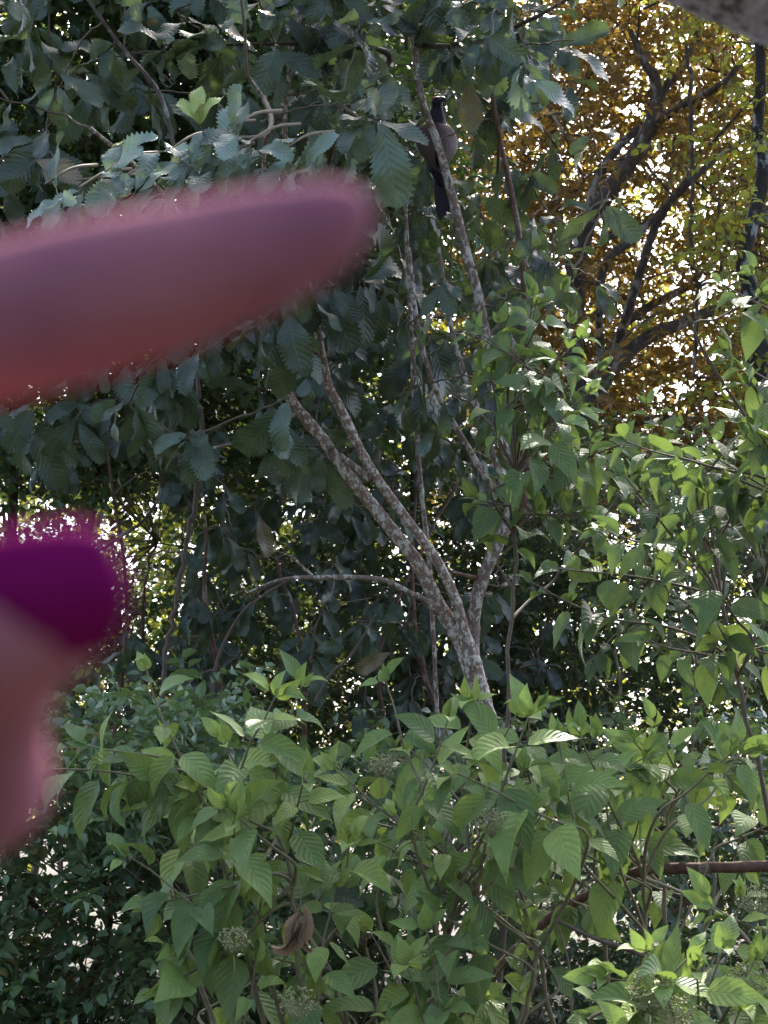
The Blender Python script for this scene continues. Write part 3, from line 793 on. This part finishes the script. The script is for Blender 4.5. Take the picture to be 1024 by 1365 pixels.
shrub('broad_leaf_shrub', 'light green shrub reaching its leafy branch past the hand, new leaves at its tips', (470, 1750), 4.1,
      [(62, 1005, -1, .05, 190, -.1), (170, 905, -.55, -.75, 150, -.1), (110, 1000, -1, .35, 170, 0), (185, 1065, -.6, .6, 120, 0), (270, 1080, -.3, .7, 130, -.1), (215, 1000, -.8, .1, 120, .1),
       (352, 920, .35, -1, 150, -.15), (405, 915, .4, -.7, 130, 0), (300, 1000, -.5, .1, 140, 0), (370, 1010, -.1, -.2, 150, 0),
       (150, 1175, -1, -.1, 200, -.2), (215, 1205, -.9, .4, 160, -.2), (232, 1265, -.5, .25, 120, -.25), (330, 1170, -.6, .2, 150, -.1), (300, 1240, -.5, .3, 150, -.1), (225, 1320, -.8, .6, 110, -.25), (290, 1290, -.4, .5, 130, -.1)],
      [(5, 260, 440, 980, 1120), (5, 320, 470, 1150, 1330)], .172, .62, [(312, 1252, -.42, 20), (395, 1335, -.45, 26)])
shrub('broad_leaf_shrub', 'light green shrub crowding the foot of the forked trunk', (590, 1800), 4.3,
      [(510, 910, -.2, -.8, 110, .3), (640, 945, .3, -.6, 120, 0), (655, 1065, -.05, -1, 110, -.2), (470, 1130, 0, -1, 120, -.3), (600, 1090, .2, -.9, 120, -.2), (730, 1060, .4, -.8, 140, -.2), (560, 1240, -.2, -.5, 160, -.35), (520, 1290, -.5, -.6, 150, -.35), (640, 1270, .6, -.3, 150, -.35), (590, 1360, .2, -.2, 120, -.4), (520, 1360, -.3, .1, 120, -.4)],
      [(10, 420, 760, 950, 1100), (9, 430, 760, 1080, 1280), (4, 420, 720, 1230, 1380)], .172, .6, [(510, 1020, -.35, 18), (655, 1095, -.4, 22)])
shrub('broad_leaf_shrub', 'grey-green shrub overhanging the horizontal brown stem', (860, 1800), 4.5,
      [(700, 960, -.4, -.5, 130, 0), (860, 1000, .2, -.8, 130, 0), (950, 980, .5, -.4, 150, 0), (1000, 1020, .6, -.2, 150, 0), (730, 1130, -.7, -.1, 150, -.2), ],
      [(15, 690, 1060, 965, 1095), (2, 680, 790, 1120, 1240)], .168, .52, [])
shrub('broad_leaf_shrub', 'nearest light green shrub carrying greenish flower heads', (960, 1900), 3.3,
      [(880, 1265, -.1, -1, 130, -.1), (800, 1300, -1, -.1, 170, 0), (790, 1350, -.9, .3, 180, 0), (950, 1270, .2, -1, 140, 0), (1000, 1200, .3, -.6, 150, .4), (950, 1210, -.7, .3, 120, .4), (980, 1345, .1, -.8, 110, -.1), (1010, 1280, .4, -.7, 140, .1), (860, 1350, -.5, .1, 140, -.1)],
      [(14, 790, 1100, 1290, 1400)], .15, .55, [(868, 1320, -.1, 36), (1008, 1198, .4, 34), (1000, 1310, .0, 36), (900, 1350, -.15, 32)], dz=.2)
shrub('broad_leaf_shrub', 'tall shrub of large green leaves standing before the speckled dark tree', (1180, 1800), 4.6,
      [(700, 800, -1, -.1, 190, .1), (740, 780, -.8, .1, 170, .1), (800, 700, -.8, -.1, 150, 0), (880, 640, -.6, -.4, 180, 0), (830, 610, -.9, 0, 180, .1), (930, 660, -.3, -.5, 150, 0), (900, 740, -.6, -.4, 150, 0), (860, 860, -.7, 0, 180, 0), (960, 830, -.3, -.3, 150, 0),
       (960, 380, -.9, .2, 110, -.1), (1000, 370, -.5, -.5, 110, -.1), (975, 480, -.8, .1, 110, -.1), (1010, 500, -.5, -.2, 110, -.1), (1000, 600, -.6, -.1, 120, -.1), (1000, 560, -.4, -.4, 120, -.1), (1015, 400, .3, .6, 100, -.1)],
      [(9, 810, 1080, 600, 920), (4, 980, 1120, 340, 640)], .15, .08, [], nmain=2)
shrub('broad_leaf_shrub', 'slender shrub lifting bright leaves before the upper right limb', (655, 1750), 5.3,
      [(640, 450, -.7, .2, 130), (690, 400, -.3, -.6, 120), (770, 405, .8, -.3, 130), (740, 420, .4, -.4, 120), (800, 500, .8, .1, 130), (780, 560, .6, .2, 130), (620, 460, -.8, .3, 120), (680, 650, -.6, -.1, 120), (640, 660, -.8, .1, 120), (720, 690, .5, -.2, 110), (790, 600, .8, .1, 130), (720, 520, .1, -.4, 120), (840, 640, .8, .2, 120), (770, 690, .5, .2, 120)],
      [(5, 640, 800, 410, 540), (3, 740, 860, 560, 680)], .145, .18, [], dz=.3, nmain=1)
shrub('broad_leaf_shrub', 'shrub with shade painted into its broad leaves deep behind the shrub at the trunk foot', (560, 1700), 5.4, [], [(16, 380, 760, 960, 1200), (10, 720, 1060, 1000, 1200)], .155, .02, [], dz=.4)  # near-black leaf tone paints the shade inside the shrub mass

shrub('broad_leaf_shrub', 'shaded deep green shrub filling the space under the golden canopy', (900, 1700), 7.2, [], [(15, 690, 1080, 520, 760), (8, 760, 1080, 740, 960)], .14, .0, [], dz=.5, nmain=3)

# ---- a bundle of withered leaves hanging in the shrub
wb = P(395, 1190, 3.63)
wl = thing('withered_leaf_bundle', 'bundle of curled brown dead leaves hanging in the light green shrub', 'dead leaves', wb)
a = Acc(); tube(a, [P(402, 1180, 3.63), P(400, 1215, 3.62), P(396, 1245, 3.62)], .0014, 5, 4); a.build('stalk', M['twig'], wl)
for (x, y, ax, s) in [(400, 1215, (-.35, 0, -1), .085), (404, 1205, (.12, 0, -1), .09), (398, 1225, (-.1, -.1, -1), .08), (402, 1235, (.2, .1, -1), .06), (396, 1232, (-.45, 0, -1), .085), (406, 1220, (-.2, 0, -1), .075)]:
    b_ = Acc(); inst(b_, CURL_T, [P(x, y, 3.62)], [ax], [(rng.normal(), -.6, rng.normal() * .3)], [s], rng.uniform(.3, .9))
    b_.build('withered_leaf', M['dry'], wl)

# ================================================================== stems, vines
def stick_thing(name, label, cat, d, spec, mat, seg=8, group=None, wob=0.0, part='stem'):
    p, r = line(spec, d)
    a = Acc(); tube(a, p, r, seg, 7, .07, wob=wob)
    o = a.build(name, mat); o['label'] = label; o['category'] = cat
    if group: o['group'] = group
    return o
stick_thing('fallen_branch', 'thick reddish-brown branch lying across the undergrowth, almost horizontal', 'branch', 4.5, [(1120, 1150, 17), (1010, 1155, 16), (930, 1157, 15), (860, 1160, 14, .05), (800, 1185, 12, .1), (720, 1235, 12, .2), (640, 1330, 11, .3), (600, 1480, 13, .4)], M['barkbrown'], 10)
stick_thing('dead_branch', 'pale arching dead stem beside the flower heads', 'branch', 3.9, [(860, 1170, 4), (920, 1195, 5), (975, 1230, 5), (1010, 1275, 5), (1024, 1330, 5), (1020, 1500, 5)], M['twigpale'], 6)
stick_thing('dead_branch', 'straight brown dead stem slanting below the horizontal branch', 'branch', 4.2, [(740, 1225, 5), (790, 1250, 6), (850, 1270, 7), (900, 1300, 7), (960, 1380, 7)], M['vine'], 6)
for (lab, spec) in [('thin upright twig rising under the grey-green shrub', [(912, 1170, 2), (905, 1220, 2.5), (890, 1290, 3), (885, 1420, 3)]), ('thin crooked twig crossing the dark hollow below the branch', [(955, 1120, 2), (930, 1190, 3), (900, 1260, 3), (860, 1400, 3)]), ('thin pale twig rising from the lower centre of the shrub', [(745, 1235, 3), (760, 1300, 3), (762, 1420, 3)])]:
    stick_thing('bare_twig', lab, 'twig', 4.3, spec, M['twigpale'], 6, 'bare twigs in the hollow under the branch')
VN = 'vines hanging in the thicket'
stick_thing('vine', 'knotted vine dangling between the saplings under the finger', 'vine', 7.3, [(262, 480, 6), (268, 560, 7), (266, 640, 7), (250, 720, 7), (236, 800, 7), (222, 880, 7), (218, 960, 7), (225, 1200, 7)], M['vine'], 7, VN, .006)
stick_thing('vine', 'slim straight vine hanging behind the twin limbs', 'vine', 6.7, [(540, 250, 5), (545, 380, 6), (551, 480, 7), (554, 560, 7), (562, 656, 7), (571, 735, 7), (578, 850, 6), (585, 1000, 6)], M['barkup'], 7, VN)
stick_thing('vine', 'curly vine trailing through the small glossy bush', 'vine', 5.9, [(95, 1240, 3), (118, 1238, 4), (127, 1252, 4), (115, 1262, 4), (108, 1290, 4), (106, 1320, 5), (110, 1350, 5), (125, 1400, 5)], M['vine'], 6, VN)
stick_thing('vine', 'slack vine curving out of the hanging serrated leaves beside the thumb', 'vine', 7.0, [(215, 610, 4), (212, 660, 4), (190, 695, 4), (165, 712, 5), (140, 730, 4), (80, 760, 4)], M['barkdark'], 6, VN)
stick_thing('vine', 'thin vine falling through the golden leaves', 'vine', 11.5, [(915, 60, 5), (922, 160, 6), (924, 260, 6), (920, 340, 5), (930, 390, 5), (925, 500, 4)], M['barkdark'], 6, VN, .01)
stick_thing('bare_branch', 'thin slanting bare stem rising behind the shrub top', 'branch', 6.9, [(420, 935, 4), (440, 900, 4), (462, 880, 4), (480, 855, 3), (500, 820, 2)], M['vine'], 6)
stick_thing('bare_branch', 'bare upright stem beside the dark limb of the canopy', 'branch', 7.4, [(665, 420, 6), (662, 330, 6), (664, 230, 5), (668, 160, 4), (690, 120, 3)], M['barkdark'], 6)
stick_thing('bare_branch', 'slanting bare stem standing between saplings under the side branch', 'branch', 7.2, [(280, 960, 5), (290, 880, 5), (320, 820, 4), (350, 795, 4), (390, 770, 3)], M['vine'], 6)

# ================================================================== near grey branch in the upper corner
d = 1.15
lb = P(1900, 900, d); lb[2] = 0
lt = thing('leaning_tree', 'weathered grey leaning trunk crossing the top corner close to the camera', 'tree', lb)
ax_ = [(1900, 1900, 300, 0), (1850, 900, 270, 0), (1600, 330, 240, 0), (1300, 70, 215, 0), (1060, -36, 200, 0), (880, -110, 190, 0), (600, -230, 170, .05), (200, -480, 150, .1), (-100, -800, 120, .1)]
limb(ax_, d, M['grey'], lt, 'trunk', 20, .015)

# ================================================================== unseen wood added behind and beside the camera to block low sky light
a = Acc()
n = 9000
th_ = rng.uniform(R(165), R(375), n); rr_ = rng.uniform(8, 12, n)
hz = rng.uniform(0, 1, n) ** .8 * 7.0
pos = np.stack([np.cos(th_) * rr_, np.sin(th_) * rr_ - 1, hz], -1)
inst(a, SMALL_T, pos, rng.normal(0, 1, (n, 3)), rng.normal(0, 1, (n, 3)), rng.uniform(.25, .5, n), rng.uniform(.2, .8, n))
for k in range(26):
    an = rng.uniform(R(165), R(375)); q = np.array([math.cos(an) * 10, math.sin(an) * 10 - 1, 0])
    tube(a, [q, q + UP * 3 + rng.normal(0, .2, 3), q + UP * 8 + rng.normal(0, .5, 3)], [.16, .13, .05], 8, 4, .05, 1)
o = a.build('sky_block_woodland', [M['dark'], M['barkdark']]); o['kind'] = 'stuff'

# ================================================================== bird
DB = 6.62
bb = P(583, 222, DB)
bird = thing('bird', 'black bird with chestnut wings perched behind the slender mottled limb', 'bird', bb)

def blob(parts, voxel, name, mat, parent, smooth=6, label=None):
    """one continuous skin over tapered capsules: [(p0, r0, p1, r1)]"""
    bm = bmesh.new()
    for (p0, r0, p1, r1) in parts:
        p0, p1 = np.asarray(p0, float), np.asarray(p1, float)
        n = 7
        for t in np.linspace(0, 1, n):
            r_ = r0 + (r1 - r0) * t
            ret = bmesh.ops.create_icosphere(bm, subdivisions=2, radius=r_)
            bmesh.ops.translate(bm, verts=ret['verts'], vec=Vector(p0 + (p1 - p0) * t))
    me = bpy.data.meshes.new(name); bm.to_mesh(me); bm.free()
    o = bpy.data.objects.new(name, me); COL.objects.link(o)
    m = o.modifiers.new('r', 'REMESH'); m.mode = 'VOXEL'; m.voxel_size = voxel
    s = o.modifiers.new('s', 'SMOOTH'); s.iterations = smooth; s.factor = .5
    bpy.context.view_layer.update()
    dg = bpy.context.evaluated_depsgraph_get()
    me2 = bpy.data.meshes.new_from_object(o.evaluated_get(dg))
    o.modifiers.clear(); o.data = me2; bpy.data.meshes.remove(me)
    me2.name = name
    co = np.empty(len(me2.vertices) * 3, np.float32); me2.vertices.foreach_get('co', co)
    if parent is not None:
        co = (co.reshape(-1, 3) - np.array(parent.location)).ravel(); me2.vertices.foreach_set('co', co.astype(np.float32))
        o.parent = parent
    me2.polygons.foreach_set('use_smooth', np.ones(len(me2.polygons), bool))
    me2.materials.clear(); me2.materials.append(mat)
    me2.update()
    if label: o['label'] = label
    return o

u = PX(DB)
B = lambda x, y, dd=0: P(x, y, DB + dd)
blob([(B(583, 222), 13 * u, B(581, 190, .01), 19 * u), (B(581, 190, .01), 19 * u, B(582, 160), 13 * u), (B(582, 160), 13 * u, B(583, 144, -.01), 7 * u),
      (B(583, 144, -.01), 7 * u, B(583, 136, -.02), 8 * u), (B(583, 222), 12 * u, B(588, 244, 0), 6 * u)], .004, 'body', M['feather_dark'], bird)
def wing(sg, name):
    a = Acc()
    n, m_ = 14, 7
    v, uv = [], []
    for i in range(n + 1):
        t = i / n
        y = 163 + t * 62
        wd = (26 if sg > 0 else 25) * math.sin(math.pi * min(1, (t * .93 + .07)) ** .8) ** .75 + .5
        cx = 580 + sg * 1 + t * (2 if sg < 0 else 8)
        for k in range(m_ + 1):
            s = k / m_
            bul = math.sin(math.pi * (.15 + .85 * s)) * .5 + .5
            x = cx + sg * wd * s
            dd = -.052 - .02 * math.sin(math.pi * t) + .055 * s ** 2
            v.append(B(x, y + (1 - s) * 6 * t, dd)); uv.append((t, s))
    f = []
    for i in range(n):
        for k in range(m_):
            q = i * (m_ + 1) + k
            f.append((q, q + 1, q + m_ + 2, q + m_ + 1) if sg < 0 else (q, q + m_ + 1, q + m_ + 2, q + 1))
    f = np.array(f); a.add(v, f, np.full(len(f), 4), uv)
    o = a.build(name, M['chestnut'], bird)
    s = o.modifiers.new('thickness', 'SOLIDIFY'); s.thickness = .006; s.offset = -1
    return o
wing(-1, 'wing'); wing(1, 'wing')
a = Acc()
for (x0, x1, y0, y1, dd) in [(583, 587, 232, 292, .0), (586, 592, 232, 288, .006), (588, 597, 232, 282, .012)]:
    t_ = np.linspace(0, 1, 8)
    c = np.array([B(x0 + (x1 - x0) * k, y0 + (y1 - y0) * k, dd) for k in t_])
    w = (5.5 * u) * np.array([.6, .8, .95, 1, 1.05, 1, .9, .4])
    for z_, fl in ((0, 1), (.0025, -1)):
        v = np.concatenate([c - RGT * w[:, None] + FWD * z_, c - FWD * .002 * fl + FWD * z_, c + RGT * w[:, None] + FWD * z_])
        f = []
        for k in range(7):
            f += [(k, k + 8, k + 9, k + 1), (k + 8, k + 16, k + 17, k + 9)]
        f = np.array(f)
        a.add(v, f if fl > 0 else f[:, ::-1], np.full(len(f), 4))
a.build('tail', M['feather_dark'], bird)
a = Acc(); tube(a, [B(586, 133, -.035), B(592, 132, -.045), B(597, 136, -.05)], [4.2 * u, 3 * u, .6 * u], 8, 4, 0); a.build('beak', M['beak'], bird)
for dx in (-1, 1):
    a = Acc(); tube(a, [B(583 + dx * 6.5, 130, -.035), B(583 + dx * 7.8, 130, -.038)], [1.6 * u, 1.3 * u], 8, 2, 0); a.build('eye', M['eye'], bird)
for dx in (-7, 6):
    a = Acc(); c0, c1 = B(586 + dx, 218, -.03), B(594 + dx * .4, 232, -.09)
    tube(a, [c0, c1, c1 - RGT * .02 * np.sign(dx) - FWD * .02], [.006, .005, .004], 6, 3, .05); a.build('foot', M['beak'], bird)

# ================================================================== the pointing hand
DH = .22
k_ = PX(DH)
H = lambda x, y, z=0: CAM + FWD * DH + RGT * ((x - 512) * k_) - UPV * ((y - 682.5) * k_) - FWD * (z * k_)   # z: towards the camera, in the same unit
hb = H(-1050, 800, -250)
hand = thing('person', 'hand and forearm of a person pointing with an out-of-focus finger, magenta varnish on the nails', 'person', hb)
hp = []
def chain(*pts):
    for (x0, y0, z0, r0), (x1, y1, z1, r1) in zip(pts, pts[1:]):
        hp.append((H(x0, y0, z0), r0 * k_, H(x1, y1, z1), r1 * k_))
chain((-330, 490, 0, 128), (-150, 468, 0, 112), (90, 408, 10, 112), (200, 380, 10, 106), (340, 338, 5, 90), (420, 308, 0, 70), (456, 286, 0, 48))          # index
chain((-900, 860, -60, 150), (-640, 930, 20, 140), (-430, 930, 90, 120), (-260, 920, 110, 112), (-90, 870, 120, 112), (0, 835, 120, 112), (70, 808, 112, 105))      # thumb
chain((10, 850, 60, 100), (-50, 980, -40, 104), (-62, 1060, -130, 104))
chain((-390, 560, -200, 125), (-200, 840, -190, 112), (-90, 960, -150, 118), (-62, 1060, -130, 112), (-200, 1170, -110, 98), (-330, 1160, -60, 92), (-450, 1060, -20, 84), (-480, 1010, -10, 72))   # middle
chain((-450, 610, -400, 120), (-290, 890, -390, 104), (-150, 1090, -360, 104), (-270, 1200, -300, 92), (-390, 1180, -240, 86), (-500, 1080, -200, 74))   # ring
chain((-520, 660, -570, 108), (-400, 900, -560, 92), (-300, 1060, -530, 92), (-390, 1150, -480, 80), (-480, 1130, -430, 74), (-560, 1050, -390, 64))   # little
for (x, y, z) in ((-330, 500, -10), (-390, 570, -200), (-450, 620, -390), (-520, 670, -550)):
    chain((x, y, z, 130), (-1050, 800, -250 + z * .15, 165))
chain((-640, 930, 0, 140), (-520, 740, -200, 140)); chain((-900, 860, -60, 150), (-1100, 810, -240, 180))
chain((-1050, 800, -250, 190), (-1350, 930, -280, 200)); chain((-1350, 930, -280, 200), (-3000, 1900, -300, 320)); chain((-3000, 1900, -300, 320), (-3900, 2600, -250, 340))
body = blob(hp, .0016, 'body', M['skin'], hand, 8)

def nail(cx, cy, cz, axis, across, outn, L, W, curve, name, lab):
    """curved plate: axis = towards the tip"""
    a = Acc(); c = H(cx, cy, cz); axis, across, outn = nrm(axis), nrm(across), nrm(outn)
    n, m_ = 12, 10
    v = []
    for i in range(n + 1):
        s = i / n * 2 - 1
        for j_ in range(m_ + 1):
            w_ = j_ / m_ * 2 - 1
            hw = (1 - abs(s) ** 4) ** .5 * .999 + .001
            x = s * L / 2; y = w_ * hw * W / 2
            v.append(c + axis * x + across * y + outn * (-curve * w_ * w_ * hw * hw - curve * .35 * s * s))
    f = []
    for i in range(n):
        for j_ in range(m_):
            q = i * (m_ + 1) + j_
            f.append((q, q + 1, q + m_ + 2, q + m_ + 1))
    f = np.array(f); a.add(v, f, np.full(len(f), 4))
    o = a.build(name, M['nail'], hand, label=lab)
    sd = o.modifiers.new('thickness', 'SOLIDIFY'); sd.thickness = .0012; sd.offset = 0
    return o
nail(92, 784, 214, RGT * .98 + UPV * .12, UPV * .98 - RGT * .12, -FWD, 215 * k_, 160 * k_, 45 * k_, 'nail', 'thumb nail with magenta varnish')
nail(428, 262, -60, RGT * .97 + UPV * .2, FWD, UPV, 110 * k_, 80 * k_, 22 * k_, 'nail', 'index nail with dark red varnish seen edge-on')

# ================================================================== light
w = bpy.data.worlds.new('World'); scene.world = w; w.use_nodes = True
t = w.node_tree; bg = t.nodes['Background']
sky = t.nodes.new('ShaderNodeTexSky'); sky.sky_type = 'NISHITA'; sky.sun_disc = False
SUN = nrm([.16, .80, .88])
el = math.asin(SUN[2]); az = math.atan2(SUN[0], SUN[1])
sky.sun_elevation = el; sky.sun_rotation = az
sky.air_density = .55; sky.dust_density = 3.0; sky.ozone_density = .2
t.links.new(sky.outputs[0], bg.inputs[0]); bg.inputs[1].default_value = .15
sl = bpy.data.lights.new('sun', 'SUN'); sl.energy = 2.6; sl.angle = R(.5); sl.color = (1, .95, .86)
so = bpy.data.objects.new('sun', sl); COL.objects.link(so)
so.rotation_euler = Vector(-SUN).to_track_quat('-Z', 'Y').to_euler()
so.location = (0, 0, 30)

scene.view_settings.view_transform = 'Standard'
scene.view_settings.look = 'None'
scene.view_settings.exposure = 2.7
scene.view_settings.gamma = 1
cy = scene.cycles
cy.max_bounces = 6; cy.diffuse_bounces = 2; cy.glossy_bounces = 2; cy.transmission_bounces = 4
cy.use_denoising = True
